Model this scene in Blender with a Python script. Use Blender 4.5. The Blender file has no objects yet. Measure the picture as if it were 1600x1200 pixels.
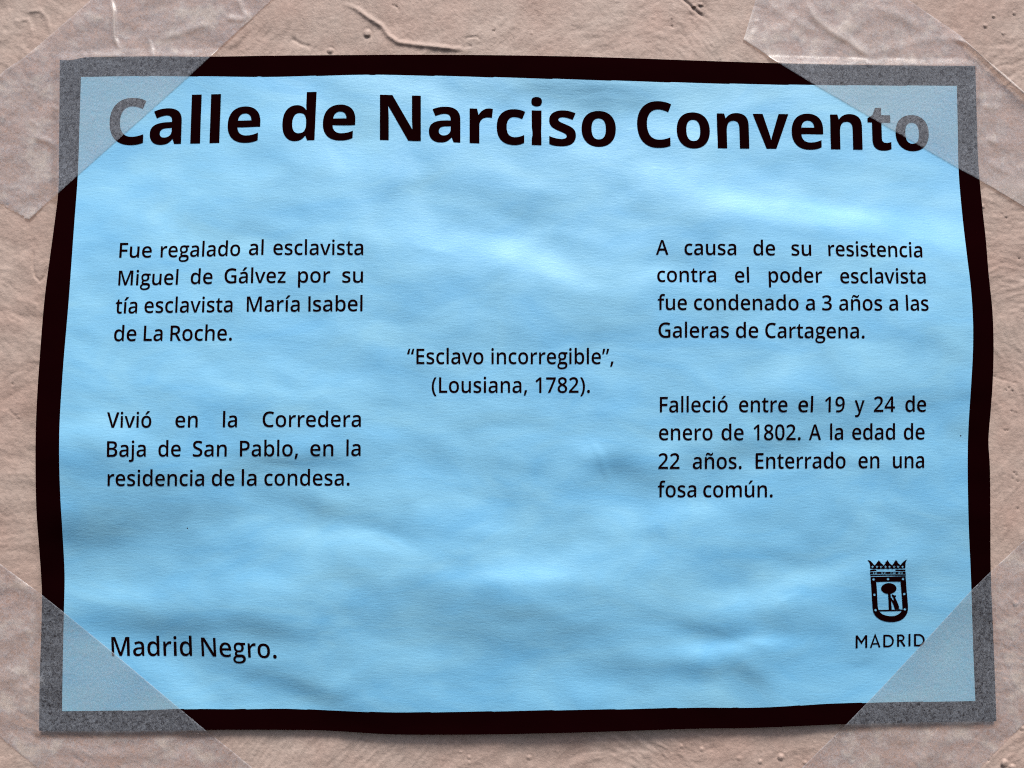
import bpy, math
import numpy as np
from mathutils import Vector, Euler
from mathutils.geometry import delaunay_2d_cdt

S = bpy.context.scene
COL = S.collection

# ------------------------------------------------------------------ camera, world, sun, exposure
Z0 = 1.60                                   # height of the notice's centre above the street
CAM_LOC = (-0.008298, -0.243037, Z0 - 0.011565)
CAM_ROT = (1.622412, 0.001696, -0.019415)
FPX = 1200.0                                # focal length in photo pixels (1600 wide)
cd = bpy.data.cameras.new('camera')
cd.sensor_fit = 'HORIZONTAL'; cd.sensor_width = 36.0; cd.lens = 36.0 * FPX / 1600.0
cd.clip_start = 0.01; cd.clip_end = 200.0
cam = bpy.data.objects.new('camera', cd)
cam.location = CAM_LOC; cam.rotation_euler = CAM_ROT
COL.objects.link(cam); S.camera = cam

SUN_EL, SUN_AZ = 61.0, 14.0                 # degrees above the horizon, and to the right of the wall's normal
w = bpy.data.worlds.new('World'); S.world = w; w.use_nodes = True
wn = w.node_tree; wn.nodes.clear()
wo = wn.nodes.new('ShaderNodeOutputWorld'); bg = wn.nodes.new('ShaderNodeBackground')
sky = wn.nodes.new('ShaderNodeTexSky'); sky.sky_type = 'NISHITA'; sky.sun_disc = False
sky.sun_elevation = math.radians(SUN_EL); sky.sun_rotation = math.radians(180.0 - SUN_AZ)
sky.air_density = 1.0; sky.dust_density = 4.0; sky.ozone_density = 1.0
bg.inputs['Strength'].default_value = 0.05
wn.links.new(sky.outputs[0], bg.inputs['Color']); wn.links.new(bg.outputs[0], wo.inputs['Surface'])

sd = bpy.data.lights.new('overcast_sun', 'SUN')
sd.energy = 1.5; sd.angle = math.radians(22.0); sd.color = (1.0, 0.965, 0.92)
sun = bpy.data.objects.new('overcast_sun', sd)
e, a = math.radians(SUN_EL), math.radians(SUN_AZ)
to_sun = Vector((math.cos(e) * math.sin(a), -math.cos(e) * math.cos(a), math.sin(e)))
sun.rotation_euler = to_sun.to_track_quat('Z', 'Y').to_euler()
sun.location = (0.4, -1.5, 3.2); COL.objects.link(sun)

S.view_settings.view_transform = 'Standard'; S.view_settings.look = 'None'
S.view_settings.gamma = 1.0; S.view_settings.use_curve_mapping = False
S.view_settings.exposure = 1.44
S.cycles.transparent_max_bounces = 16
S.cycles.use_denoising = False              # keeps the fine grain of paper, plaster and tape
S.cycles.filter_width = 1.1

# ------------------------------------------------------------------ from a traced point to the wall
RM = np.array(Euler(CAM_ROT, 'XYZ').to_matrix())
CL = np.array(CAM_LOC)

def at(px, py, h):
    """World points at height h (metres, towards the street) off the wall plane y = 0."""
    px = np.asarray(px, float); py = np.asarray(py, float); h = np.broadcast_to(np.asarray(h, float), px.shape)
    d = np.stack([(px - 800.0) / FPX, (600.0 - py) / FPX, -np.ones_like(px)], -1) @ RM.T
    t = (-h - CL[1]) / d[..., 1]
    return CL + d * t[..., None]

# ------------------------------------------------------------------ noise
def hash2(ix, iy, seed):
    n = (ix.astype(np.int64) * 374761393 + iy.astype(np.int64) * 668265263 + seed * 974634777) & 0xffffffff
    n = ((n ^ (n >> 13)) * 1274126177) & 0xffffffff
    n = n ^ (n >> 16)
    return (n & 0xffff) / 65535.0

def perlin(x, y, seed=0):
    ix = np.floor(x); iy = np.floor(y); fx = x - ix; fy = y - iy
    u = fx ** 3 * (fx * (fx * 6 - 15) + 10); v = fy ** 3 * (fy * (fy * 6 - 15) + 10)
    def g(a, b):
        th = hash2(ix + a, iy + b, seed) * 2 * np.pi
        return np.cos(th) * (fx - a) + np.sin(th) * (fy - b)
    n0 = g(0, 0) * (1 - u) + g(1, 0) * u
    n1 = g(0, 1) * (1 - u) + g(1, 1) * u
    return (n0 * (1 - v) + n1 * v) * 1.5

def rot(x, y, deg):
    c, s = np.cos(np.radians(deg)), np.sin(np.radians(deg))
    return x * c + y * s, -x * s + y * c

def smooth(a, b, x):
    t = np.clip((x - a) / (b - a), 0, 1)
    return t * t * (3 - 2 * t)

def seg_dist(px, py, path):
    """Distance to a polyline and the arc position of the nearest point (0..1)."""
    P = np.array(path, float); L = np.hypot(*np.diff(P, axis=0).T); tot = L.sum(); acc = 0
    best = np.full(px.shape, 1e9); pos = np.zeros(px.shape); side = np.zeros(px.shape)
    for k in range(len(P) - 1):
        d = P[k + 1] - P[k]; l2 = (d ** 2).sum()
        t = np.clip(((px - P[k, 0]) * d[0] + (py - P[k, 1]) * d[1]) / l2, 0, 1)
        dx = px - P[k, 0] - t * d[0]; dy = py - P[k, 1] - t * d[1]
        q = np.hypot(dx, dy); m = q < best
        best = np.where(m, q, best); pos = np.where(m, (acc + t * L[k]) / tot, pos)
        side = np.where(m, np.sign(d[0] * dy - d[1] * dx), side); acc += L[k]
    return best, pos, side

# ------------------------------------------------------------------ traced outline of the sheet (photo pixels)
TOP_O = [(93.5,93.5),(110,94),(130,90),(160,89),(225,88),(320,88.5),(425,87),(540,86),(675,85.5),(800,86.5),(925,89),(1100,95),(1225,99),(1350,101.5),(1524,103)]
TOP_I = [(126.5,120),(225,119),(320,119.5),(425,120),(575,117),(700,119),(800,121.5),(925,125),(1100,130),(1200,132),(1350,133.5),(1495,134)]
BOT_O = [(61,1142),(187,1142),(315,1140.5),(450,1140.5),(500,1141),(550,1144),(600,1147),(700,1148),(850,1146),(1000,1141.5),(1075,1139),(1187,1137),(1322,1131.5),(1450,1128.5),(1557,1127)]
BOT_I = [(97,1111),(210,1110),(285,1108),(375,1108),(450,1107.5),(525,1110.5),(600,1113),(700,1112.5),(850,1110),(1000,1107.5),(1064,1106),(1214,1104.5),(1285,1100),(1352,1098),(1524,1095.5)]
LEF_O = [(93.5,93.5),(92,245),(91,300),(85,350),(78,402),(71,455),(62,560),(58,620),(56,669),(55.5,730),(57,800),(62,867),(65.6,931),(64.5,987),(62,1062),(61,1142)]
LEF_I = [(126.5,120),(124,200),(121.5,275),(116,350),(107,474),(98,582),(92.6,680),(94.5,781),(97.5,830),(101,905),(100,950),(98,1040),(97,1111)]
RIG_O = [(1524,103),(1526,175),(1529,260),(1535,325),(1540.5,375),(1544.5,425),(1551,490),(1552.5,540),(1551,600),(1548,642),(1544.5,690),(1546.5,725),(1547.5,800),(1548,890),(1551,969),(1554,1044),(1557,1127)]
RIG_I = [(1495,134),(1496.5,200),(1498,270),(1504,340),(1511,400),(1517,450),(1520.5,510),(1520,555),(1517.5,600),(1513,672),(1513,800),(1517.5,912),(1520.5,1010),(1524,1095.5)]

def edge(pts, n, axis):
    """Smooth resampling (Catmull-Rom) of a traced edge at n+1 even parameters."""
    P = np.array(pts, float); s = (P[:, axis] - P[0, axis]) / (P[-1, axis] - P[0, axis])
    m = np.zeros_like(P)
    d = (P[1:] - P[:-1]) / (s[1:] - s[:-1])[:, None]
    m[1:-1] = (d[1:] * (s[1:-1] - s[:-2])[:, None] + d[:-1] * (s[2:] - s[1:-1])[:, None]) / (s[2:] - s[:-2])[:, None]
    m[0] = d[0]; m[-1] = d[-1]
    q = np.linspace(0, 1, n + 1); k = np.clip(np.searchsorted(s, q, side='right') - 1, 0, len(s) - 2)
    h = (s[k + 1] - s[k])[:, None]; t = ((q - s[k]) / (s[k + 1] - s[k]))[:, None]
    return ((1 + 2 * t) * (1 - t) ** 2 * P[k] + t * (1 - t) ** 2 * h * m[k]
            + t * t * (3 - 2 * t) * P[k + 1] + t * t * (t - 1) * h * m[k + 1])

# ------------------------------------------------------------------ relief of the sheet
# (x, y, half length, half width, tilt in degrees, slope): where the damp paper swells it faces up (+) or down (-)
SWELLS = [   # broad swellings
 (330,170,150,25,0,.25),(560,255,70,15,10,.4),(400,345,60,18,0,-.2),(690,378,130,20,12,.55),(830,400,70,18,20,.5),
 (240,550,60,25,0,.25),(425,570,80,20,5,.25),(265,283,70,20,0,.25),(885,140,100,22,8,-.75),(960,160,60,20,0,-.45),(1080,215,80,20,0,.2),
 (1120,290,80,25,15,.5),(1270,333,110,15,8,1.0),(1340,340,40,10,0,.3),(1470,260,60,20,25,.4),(1480,365,60,25,0,.45),
 (980,520,100,30,0,-.3),(823,335,60,25,0,-.25),(1480,550,50,30,0,-.45),(1220,580,70,15,0,.2),(1010,430,90,20,0,.2),
 (125,668,60,16,0,.65),(314,608,150,15,0,.25),(130,735,80,25,0,-.5),(408,730,80,12,-8,-.6),(480,722,50,12,0,-.4),(150,828,90,30,-10,-.75),(300,800,100,22,-6,-.4),
 (525,805,90,12,15,-.6),(500,838,130,14,5,.55),(590,845,60,12,20,.3),(713,800,90,30,15,.4),(408,903,90,20,5,.5),(188,927,70,18,5,.75),
 (807,899,80,12,0,.65),(713,936,120,25,5,-.4),(258,978,140,15,3,-.7),(420,985,60,14,10,-.35),(220,1044,70,15,0,.35),(417,1063,120,13,20,-.7),
 (500,1082,60,12,22,-.35),(290,1077,60,15,35,.5),(666,978,90,25,10,-.5),(690,1016,60,20,0,.25),(600,1050,80,20,0,-.3),
 (958,724,26,15,0,-.8),(925,704,18,10,0,.45),(1342,632,150,14,-5,-.55),(1180,700,130,14,-12,-.6),(1060,745,70,14,0,-.25),(1508,660,30,25,0,-.4),
 (1060,796,100,15,-8,.5),(1436,777,80,20,0,.3),(874,880,120,22,-8,.45),(1268,903,110,14,-15,.6),(1216,941,60,10,-8,.6),(1480,925,40,25,0,.45),
 (1100,984,60,10,12,-.5),(1170,1006,55,8,-5,.85),(1100,1018,50,12,0,.5),(1043,1048,100,14,5,-.6),(1173,1055,30,10,30,-.5),
 (1347,1031,20,8,-15,-.4),(850,990,90,30,0,-.45),(1300,1070,90,20,0,.25),(900,1085,120,14,0,.25),(1400,850,80,15,0,.15),
]
GX0, GY0, GS = -60.0, -40.0, 3.0
gw, gh = 580, 430
gx, gy = np.meshgrid(GX0 + GS * np.arange(gw), GY0 + GS * np.arange(gh))
B = np.zeros((gh, gw))
for x, y, sx, sy, tl, b in SWELLS:
    u, v = rot(gx - x, gy - y, tl)
    B += b * np.exp(-.5 * ((u / sx) ** 2 + (v / sy) ** 2))
wx = perlin(gx / 90, gy / 60, 5) * 30
u, v = rot(gx + wx, gy + wx * .6, 6)
B += .24 * perlin(u / 130, v / 48, 1) + .19 * perlin(u / 60, v / 26, 2) + .05 * perlin(u / 26, v / 12, 3)
SLOPE = 0.34
pad = 160
Bp = np.pad(B, pad, mode='reflect')
ky = 2 * np.pi * np.fft.fftfreq(Bp.shape[0], GS)[:, None]; kx = 2 * np.pi * np.fft.fftfreq(Bp.shape[1], GS)[None]
F = np.fft.fft2(Bp); F = np.conj(1j * ky) * F / (ky ** 2 + .012 * kx ** 2 + (2 * np.pi / 700.0) ** 2)
REL = np.real(np.fft.ifft2(F))[pad:-pad, pad:-pad] * SLOPE * 0.000200      # metres
CREASES = [([(921,686),(938,712),(951,754)],5,.16),([(362,746),(372,750),(384,748)],5,.16),([(1062,978),(1095,983),(1128,991)],9,-.04),([(1330,1037),(1365,1027)],5,.10),
           ([(432,1066),(500,1084),(562,1100)],13,-.08),([(1212,944),(1262,924)],6,.10),([(396,722),(470,729)],6,-.12),([(1150,1000),(1206,1009)],6,.12),([(640,384),(722,401)],7,.10),
           ([(880,150),(950,142),(1000,152)],7,-.12),([(1190,318),(1262,326),(1350,346)],6,.10),([(1110,975),(1160,1000)],7,.05),([(560,835),(600,838),(640,860)],6,.10)]

for path, r_, k in CREASES:
    d_, t_, _s = seg_dist(gx, gy, path)
    REL += .001 * k * np.exp(-(d_ / r_) ** 2) * np.clip(4 * np.minimum(t_, 1 - t_) + .05, 0, 1)

def sample(G, px, py):
    fx = np.clip((px - GX0) / GS, 0, gw - 1.001); fy = np.clip((py - GY0) / GS, 0, gh - 1.001)
    ix = fx.astype(int); iy = fy.astype(int); fx = fx - ix; fy = fy - iy
    return (G[iy, ix] * (1 - fx) + G[iy, ix + 1] * fx) * (1 - fy) + (G[iy + 1, ix] * (1 - fx) + G[iy + 1, ix + 1] * fx) * fy

CORN = [(94, 94), (1524, 103), (1557, 1127), (61, 1142)]
def paper_h(px, py):
    px = np.asarray(px, float); py = np.asarray(py, float)
    r = np.min([np.hypot((px - cx) / 520.0, (py - cy) / 430.0) for cx, cy in CORN], axis=0)
    free = smooth(.42, 1.15, r)
    relief = sample(REL, px, py)
    return .0006 + .0016 * free + relief * (.25 + .75 * smooth(.25, .6, r)) * .9 + .0004 * smooth(.3, .6, r) + .055 * (525.0 ** 2 - np.minimum((py - 610.0) ** 2, 525.0 ** 2)) / 1000.0 * .0002 * smooth(.25, .8, r)

# keep the whole sheet clear of the wall
_t = paper_h(gx[20:-20:2, 50:-30:2], gy[20:-20:2, 50:-30:2])
LIFT = max(0.0, .0005 - float(_t.min()))

def sheet_h(px, py):
    r = np.min([np.hypot((np.asarray(px, float) - cx) / 520.0, (np.asarray(py, float) - cy) / 430.0) for cx, cy in CORN], axis=0)
    return paper_h(px, py) + LIFT * smooth(.0, .5, r)

# ------------------------------------------------------------------ relief of the plaster wall (metres)
PIMPLES = [(574,52,6,.55),(516,79,4.5,.45),(578,66,2,.2),(1220,1183,5,.5),(1155,1185,3.5,.35),(1188,1190,3.5,.35),(1097,1171,3.5,.35),(1065,1166,3,.3),
 (1570,1193,6,.6),(1582,1199,5,.5),(1598,1138,4,.4),(1236,1143,3,.35),(1258,1192,3,.35),(827,1184,4,.35),(720,1175,3,.3),(733,1183,3,.3),(733,1192,3,.3),
 (871,1174,2.5,.25),(1084,9,3,.4),(1096,7,3,.4),(1535,322,4,.4),(28,652,2.5,.3),(1587,943,4,.45),(770,46,2,.2),(831,52,2.5,.2),(1050,28,2,.25),
 (1247,1130,2,.25),(1050,1165,2,.2),(1190,1173,2,.25),(1585,20,3,.3),(1553,25,3,.35),(1540,40,3,.35),(1568,52,2.5,.3)]
PITS = [(1571,610),(1576,606),(1582,611),(1580,642),(1587,645),(1570,673),(1574,672),(1584,738),(1588,742),(1582,748),(1590,752),(1571,823),(1590,795),
 (1565,335),(1572,341),(1553,588),(1050,41),(772,48),(735,72),(12,320),(20,600),(1592,404),(1544,1188),(1092,10)]
RIDGES = [([(540,8),(556,13),(575,27),(597,41),(607,56),(622,66),(645,69),(690,74),(735,79)],3.6,.55),
          ([(40,20),(62,16),(74,30),(78,52)],3,.25),([(20,35),(44,30),(52,60)],3,.22),([(1500,1060),(1530,1090),(1560,1100)],8,.2)]
CRACKS = [([(52,392),(51,415),(55,432),(62,440),(70,432),(73,420)],1.6,.35),([(1064,-4),(1078,9),(1088,18),(1099,27)],2.2,.5),
          ([(612,8),(620,10),(623,19)],1.2,.3),([(455,60),(470,69),(485,73)],2.5,.3),([(725,60),(745,57),(752,64)],1.5,.25),([(12,640),(30,655)],1.5,.2),([(1555,590),(1590,600)],1.2,.2)]

def wall_soft(px, py):
    """The lumps that still show through the tape."""
    x = px * .2; y = py * .2                                        # millimetres on the wall
    wxx = perlin(x / 14, y / 14, 11) * 2.5; wyy = perlin(x / 14, y / 14, 12) * 2.5
    u, v = rot(x + wxx, y + wyy, -38)
    h = .34 * perlin(x / 55, y / 45, 13) + .20 * perlin(u / 17, v / 9, 14)
    h += .19 * perlin(u / 9, v / 6, 15)
    return h

def wall_h(px, py, soft=False):
    h = wall_soft(px, py)
    if not soft:
        x = px * .2; y = py * .2
        wxx = perlin(x / 5, y / 5, 21) * 1.1; wyy = perlin(x / 5, y / 5, 22) * 1.1
        reg = smooth(-.25, .25, perlin(x / 70, y / 60, 27))          # patches of rougher and smoother trowelling
        u, v = rot(x + wxx, y + wyy, 38 - 76 * smooth(40, 150, x) + 10 * perlin(x / 40, y / 40, 28))
        h = h + (.10 + .09 * reg) * perlin(u / 5.6, v / 4.2, 23) + (.02 + .05 * reg) * (.4 - np.abs(perlin(u / 6.5, v / 3.6, 29))) * 2
        h = h + (.045 + .04 * reg) * perlin(u / 2.5, v / 1.9, 24) + .05 * perlin(x / 1.25, y / 1.1, 25) + .04 * perlin(x / .78, y / .74, 26)
    h = h * 1.0 - .62
    h = np.where(h > -.15, -.15 + .35 * np.tanh((h + .15) / .35), h)
    if not soft:
        for x, y, r, k in PIMPLES:
            m = (np.abs(px - x) < r * 2.2) & (np.abs(py - y) < r * 2.2)
            q = np.hypot(px[m] - x, py[m] - y) / r
            h[m] += k * np.sqrt(np.clip(1 - q ** 2, 0, 1)) - .25 * k * np.exp(-((q - 1.25) / .3) ** 2)
        for x, y in PITS:
            m = (np.abs(px - x) < 6) & (np.abs(py - y) < 6)
            h[m] -= .45 * np.exp(-(np.hypot(px[m] - x, py[m] - y) / 1.5) ** 2)
        for path, r, k in RIDGES:
            d, t, s = seg_dist(px, py, path)
            h += k * np.exp(-(d / r) ** 2) * np.clip(6 * np.minimum(t, 1 - t) + .15, 0, 1)
        for path, r, k in CRACKS:
            d, t, s = seg_dist(px, py, path)
            h -= k * np.exp(-(d / r) ** 2) * np.clip(8 * np.minimum(t, 1 - t) + .2, 0, 1)
    return h * .001

# ------------------------------------------------------------------ building helpers
def tag(o, label, cat, group=None):
    o['label'] = label; o['category'] = cat
    if group: o['group'] = group
    return o

def mesh(name, V, faces, mats, parent=None, smooth_shade=True, mat_idx=None):
    V = np.asarray(V, float)
    if parent is not None: V = V - np.array(parent.location)
    me = bpy.data.meshes.new(name)
    faces = np.asarray(faces, np.int32)
    n, k = faces.shape
    me.vertices.add(len(V)); me.vertices.foreach_set('co', V.astype(np.float32).ravel())
    me.loops.add(n * k); me.loops.foreach_set('vertex_index', faces.ravel())
    me.polygons.add(n); me.polygons.foreach_set('loop_start', np.arange(0, n * k, k, dtype=np.int32))
    me.update(calc_edges=True)
    for m in mats: me.materials.append(m)
    if mat_idx is not None: me.polygons.foreach_set('material_index', np.asarray(mat_idx, np.int32))
    me.polygons.foreach_set('use_smooth', np.full(n, smooth_shade))
    me.validate()
    o = bpy.data.objects.new(name, me); COL.objects.link(o)
    if parent is not None: o.parent = parent
    return o

def grid_faces(ny, nx):
    """Quads of an (ny x nx) vertex grid, wound to face the street when rows run down and columns right."""
    i = np.arange((ny - 1) * nx).reshape(ny - 1, nx)[:, :-1].ravel()
    return np.stack([i, i + nx, i + nx + 1, i + 1], 1)

def mat(name):
    m = bpy.data.materials.new(name); m.use_nodes = True
    nt = m.node_tree
    return m, nt, nt.nodes['Principled BSDF']

def N(nt, t, **kw):
    n = nt.nodes.new(t)
    for k, v in kw.items():
        if k in n.inputs: n.inputs[k].default_value = v
        else: setattr(n, k, v)
    return n

def coords(nt, scale):
    tc = nt.nodes.new('ShaderNodeTexCoord'); mp = nt.nodes.new('ShaderNodeMapping')
    mp.inputs['Scale'].default_value = scale
    nt.links.new(tc.outputs['Object'], mp.inputs['Vector'])
    return mp.outputs['Vector']

# ------------------------------------------------------------------ materials
# painted plaster
M_WALL, nt, b = mat('painted_plaster')
L = nt.links.new
n1 = N(nt, 'ShaderNodeTexNoise', Scale=38.0, Detail=5.0, Roughness=.6); L(coords(nt, (1, 1, 1)), n1.inputs['Vector'])
r1 = N(nt, 'ShaderNodeValToRGB'); L(n1.outputs['Fac'], r1.inputs['Fac'])
r1.color_ramp.elements[0].position = .34; r1.color_ramp.elements[0].color = (.415, .294, .246, 1)
r1.color_ramp.elements[1].position = .66; r1.color_ramp.elements[1].color = (.440, .345, .296, 1)
n2 = N(nt, 'ShaderNodeTexNoise', Scale=650.0, Detail=4.0, Roughness=.65); L(coords(nt, (1, 1, 1)), n2.inputs['Vector'])
mr = N(nt, 'ShaderNodeMapRange'); L(n2.outputs['Fac'], mr.inputs['Value'])
mr.inputs['From Min'].default_value = .3; mr.inputs['From Max'].default_value = .7; mr.inputs['To Min'].default_value = .88; mr.inputs['To Max'].default_value = 1.12
mx = N(nt, 'ShaderNodeMix', data_type='RGBA', blend_type='MULTIPLY'); mx.inputs['Factor'].default_value = 1.0
L(r1.outputs['Color'], mx.inputs['A']); L(mr.outputs['Result'], mx.inputs['B']); L(mx.outputs['Result'], b.inputs['Base Color'])
b.inputs['Roughness'].default_value = .62; b.inputs['Specular IOR Level'].default_value = .35
n3 = N(nt, 'ShaderNodeTexNoise', Scale=1500.0, Detail=3.0, Roughness=.6); L(coords(nt, (1, 1, 1)), n3.inputs['Vector'])
bp = N(nt, 'ShaderNodeBump', Strength=.55, Distance=.00022); L(n3.outputs['Fac'], bp.inputs['Height']); L(bp.outputs['Normal'], b.inputs['Normal'])

def fibre_bump(nt, b, strength, dist):
    a1 = N(nt, 'ShaderNodeTexNoise', Scale=1.0, Detail=3.0, Roughness=.6, Distortion=.35); nt.links.new(coords(nt, (420, 420, 1500)), a1.inputs['Vector'])
    a2 = N(nt, 'ShaderNodeTexNoise', Scale=1.0, Detail=2.0, Roughness=.55); nt.links.new(coords(nt, (1600, 1600, 2400)), a2.inputs['Vector'])
    ad = N(nt, 'ShaderNodeMath', operation='MULTIPLY_ADD'); ad.inputs[1].default_value = .5
    nt.links.new(a2.outputs['Fac'], ad.inputs[0]); nt.links.new(a1.outputs['Fac'], ad.inputs[2])
    q = N(nt, 'ShaderNodeBump', Strength=strength, Distance=dist)
    nt.links.new(ad.outputs[0], q.inputs['Height']); nt.links.new(q.outputs['Normal'], b.inputs['Normal'])

# sky-blue copy paper with a few dark specks of dirt in it
M_PAPER, nt, b = mat('blue_paper'); L = nt.links.new
vo = N(nt, 'ShaderNodeTexVoronoi', Scale=62.0, feature='F1'); L(coords(nt, (1, 1, 1)), vo.inputs['Vector'])
lt = N(nt, 'ShaderNodeMath', operation='LESS_THAN'); lt.inputs[1].default_value = .020; L(vo.outputs['Distance'], lt.inputs[0])
sp = N(nt, 'ShaderNodeSeparateColor'); L(vo.outputs['Color'], sp.inputs['Color'])
g2 = N(nt, 'ShaderNodeMath', operation='GREATER_THAN'); g2.inputs[1].default_value = .45; L(sp.outputs['Red'], g2.inputs[0])
mu = N(nt, 'ShaderNodeMath', operation='MULTIPLY'); L(lt.outputs[0], mu.inputs[0]); L(g2.outputs[0], mu.inputs[1])
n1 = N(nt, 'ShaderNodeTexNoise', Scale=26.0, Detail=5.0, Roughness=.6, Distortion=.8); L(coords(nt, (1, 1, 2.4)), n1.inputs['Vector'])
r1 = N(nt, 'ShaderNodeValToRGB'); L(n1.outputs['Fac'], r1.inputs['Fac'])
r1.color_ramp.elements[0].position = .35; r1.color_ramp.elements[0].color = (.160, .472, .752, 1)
r1.color_ramp.elements[1].position = .70; r1.color_ramp.elements[1].color = (.240, .560, .775, 1)  # random pale blotches in the colour stand in for whiter highlights
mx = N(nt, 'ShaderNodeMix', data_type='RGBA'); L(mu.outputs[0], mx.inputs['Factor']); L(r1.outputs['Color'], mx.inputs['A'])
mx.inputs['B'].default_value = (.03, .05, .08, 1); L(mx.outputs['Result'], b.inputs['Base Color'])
b.inputs['Roughness'].default_value = .55; b.inputs['Specular IOR Level'].default_value = .8
fibre_bump(nt, b, .55, .00011)

# printed black
M_INK, nt, b = mat('printed_black'); L = nt.links.new
b.inputs['Base Color'].default_value = (.0062, .0006, .0010, 1)
b.inputs['Roughness'].default_value = .75; b.inputs['Specular IOR Level'].default_value = .0
fibre_bump(nt, b, .3, .00008)

# frosted, slightly yellowed adhesive tape
def tape_material(name, haze, edge=False):
    m = bpy.data.materials.new(name); m.use_nodes = True
    nt = m.node_tree; nt.nodes.clear(); L = nt.links.new
    out = N(nt, 'ShaderNodeOutputMaterial')
    tr = N(nt, 'ShaderNodeBsdfTransparent'); tr.inputs['Color'].default_value = (1.0, .925, .875, 1)
    p = N(nt, 'ShaderNodeBsdfPrincipled')
    p.inputs['Roughness'].default_value = .4; p.inputs['Specular IOR Level'].default_value = .4
    fine = N(nt, 'ShaderNodeTexNoise', Scale=1.0, Detail=3.0, Roughness=.7, Distortion=1.2); L(coords(nt, (1000, 1000, 1000)), fine.inputs['Vector'])
    big = N(nt, 'ShaderNodeTexNoise', Scale=90.0, Detail=4.0, Roughness=.6); L(coords(nt, (1, 1, 1)), big.inputs['Vector'])
    m1 = N(nt, 'ShaderNodeMapRange'); L(fine.outputs['Fac'], m1.inputs['Value'])
    m1.inputs['From Min'].default_value = .3; m1.inputs['From Max'].default_value = .7; m1.inputs['To Min'].default_value = haze * .25; m1.inputs['To Max'].default_value = haze * 1.85
    m2 = N(nt, 'ShaderNodeMapRange'); L(big.outputs['Fac'], m2.inputs['Value'])
    m2.inputs['From Min'].default_value = .3; m2.inputs['From Max'].default_value = .7; m2.inputs['To Min'].default_value = .8; m2.inputs['To Max'].default_value = 1.2
    f = N(nt, 'ShaderNodeMath', operation='MULTIPLY', use_clamp=True); L(m1.outputs['Result'], f.inputs[0]); L(m2.outputs['Result'], f.inputs[1])
    at_ = N(nt, 'ShaderNodeAttribute', attribute_name='loose_glint')     # milky where the glue has not wetted the plaster; painted highlights along folds
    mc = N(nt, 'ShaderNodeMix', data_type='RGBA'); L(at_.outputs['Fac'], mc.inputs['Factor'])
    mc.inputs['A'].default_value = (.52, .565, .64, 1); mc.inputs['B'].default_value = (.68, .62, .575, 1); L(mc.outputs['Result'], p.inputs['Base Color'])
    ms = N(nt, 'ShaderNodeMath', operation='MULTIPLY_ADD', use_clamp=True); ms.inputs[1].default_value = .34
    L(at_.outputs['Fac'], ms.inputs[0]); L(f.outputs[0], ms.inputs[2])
    bu = N(nt, 'ShaderNodeBump', Strength=.5, Distance=.0001); L(fine.outputs['Fac'], bu.inputs['Height']); L(bu.outputs['Normal'], p.inputs['Normal'])
    mix = N(nt, 'ShaderNodeMixShader'); L(ms.outputs[0], mix.inputs['Fac']); L(tr.outputs[0], mix.inputs[1]); L(p.outputs[0], mix.inputs[2])
    gl = N(nt, 'ShaderNodeBsdfGlossy', Roughness=.32); L(bu.outputs['Normal'], gl.inputs['Normal'])
    top = N(nt, 'ShaderNodeMixShader'); top.inputs['Fac'].default_value = .05
    L(mix.outputs[0], top.inputs[1]); L(gl.outputs[0], top.inputs[2]); L(top.outputs[0], out.inputs['Surface'])
    return m
M_TAPE = tape_material('frosted_tape', .185)
M_TEDGE = tape_material('cut_tape_edge', .22)

# ------------------------------------------------------------------ the wall
def axis(lo, hi, step, far_lo, far_hi):
    d = np.arange(lo, hi + .1, step)
    g = np.cumsum(step * 1.5 ** np.arange(1, 40))
    a = lo - g[g < lo - far_lo][::-1]; c = hi + g[g < far_hi - hi]
    return np.concatenate([[far_lo], a, d, c, [far_hi]])
LO_X, HI_X, LO_Y, HI_Y = -640, 2240, -560, 1760
def dense(lo, a0, a1, hi): return np.concatenate([np.arange(lo, a0, 4.0), np.arange(a0, a1, 2.0), np.arange(a1, hi + .1, 4.0)])
xs = np.concatenate([axis(LO_X, LO_X, 4.0, -9000, LO_X)[:-2], dense(LO_X, -40, 1640, HI_X), axis(HI_X, HI_X, 4.0, HI_X, 10600)[2:]])
ys = np.concatenate([axis(LO_Y, LO_Y, 4.0, -7000, LO_Y)[:-2], dense(LO_Y, -40, 1240, HI_Y), axis(HI_Y, HI_Y, 4.0, HI_Y, 7800)[2:]])
xs = np.unique(xs); ys = np.unique(ys)
X, Y = np.meshgrid(xs, ys)
near = smooth(0, 120, np.minimum(np.minimum(X - LO_X, HI_X - X), np.minimum(Y - LO_Y, HI_Y - Y)))
Hh = wall_h(X, Y) * near - .0004 * (1 - near)
Xc, Yc = np.clip(X, LO_X, HI_X), np.clip(Y, LO_Y, HI_Y)
core = at(Xc, Yc, Hh)                                        # beyond the detailed part the wall simply runs on
core[..., 0] += (X - Xc) * .0002
core[..., 2] -= (Y - Yc) * .0002
wall = mesh('plaster_wall', core.reshape(-1, 3), grid_faces(len(ys), len(xs)), [M_WALL])
tag(wall, 'pinkish beige painted plaster wall, rough and lumpy, behind the blue notice', 'wall')

# ------------------------------------------------------------------ the notice
poster = bpy.data.objects.new('paper_notice', None); COL.objects.link(poster)
poster.location = (0, 0, Z0 - .105); poster.empty_display_size = .05
tag(poster, 'light blue paper notice with black border and Spanish text, taped to the wall', 'notice')

nu, nv = 430, 300
tI, bI, lI, rI = edge(TOP_I, nu, 0), edge(BOT_I, nu, 0), edge(LEF_I, nv, 1), edge(RIG_I, nv, 1)
tO, bO, lO, rO = edge(TOP_O, nu, 0), edge(BOT_O, nu, 0), edge(LEF_O, nv, 1), edge(RIG_O, nv, 1)
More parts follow.
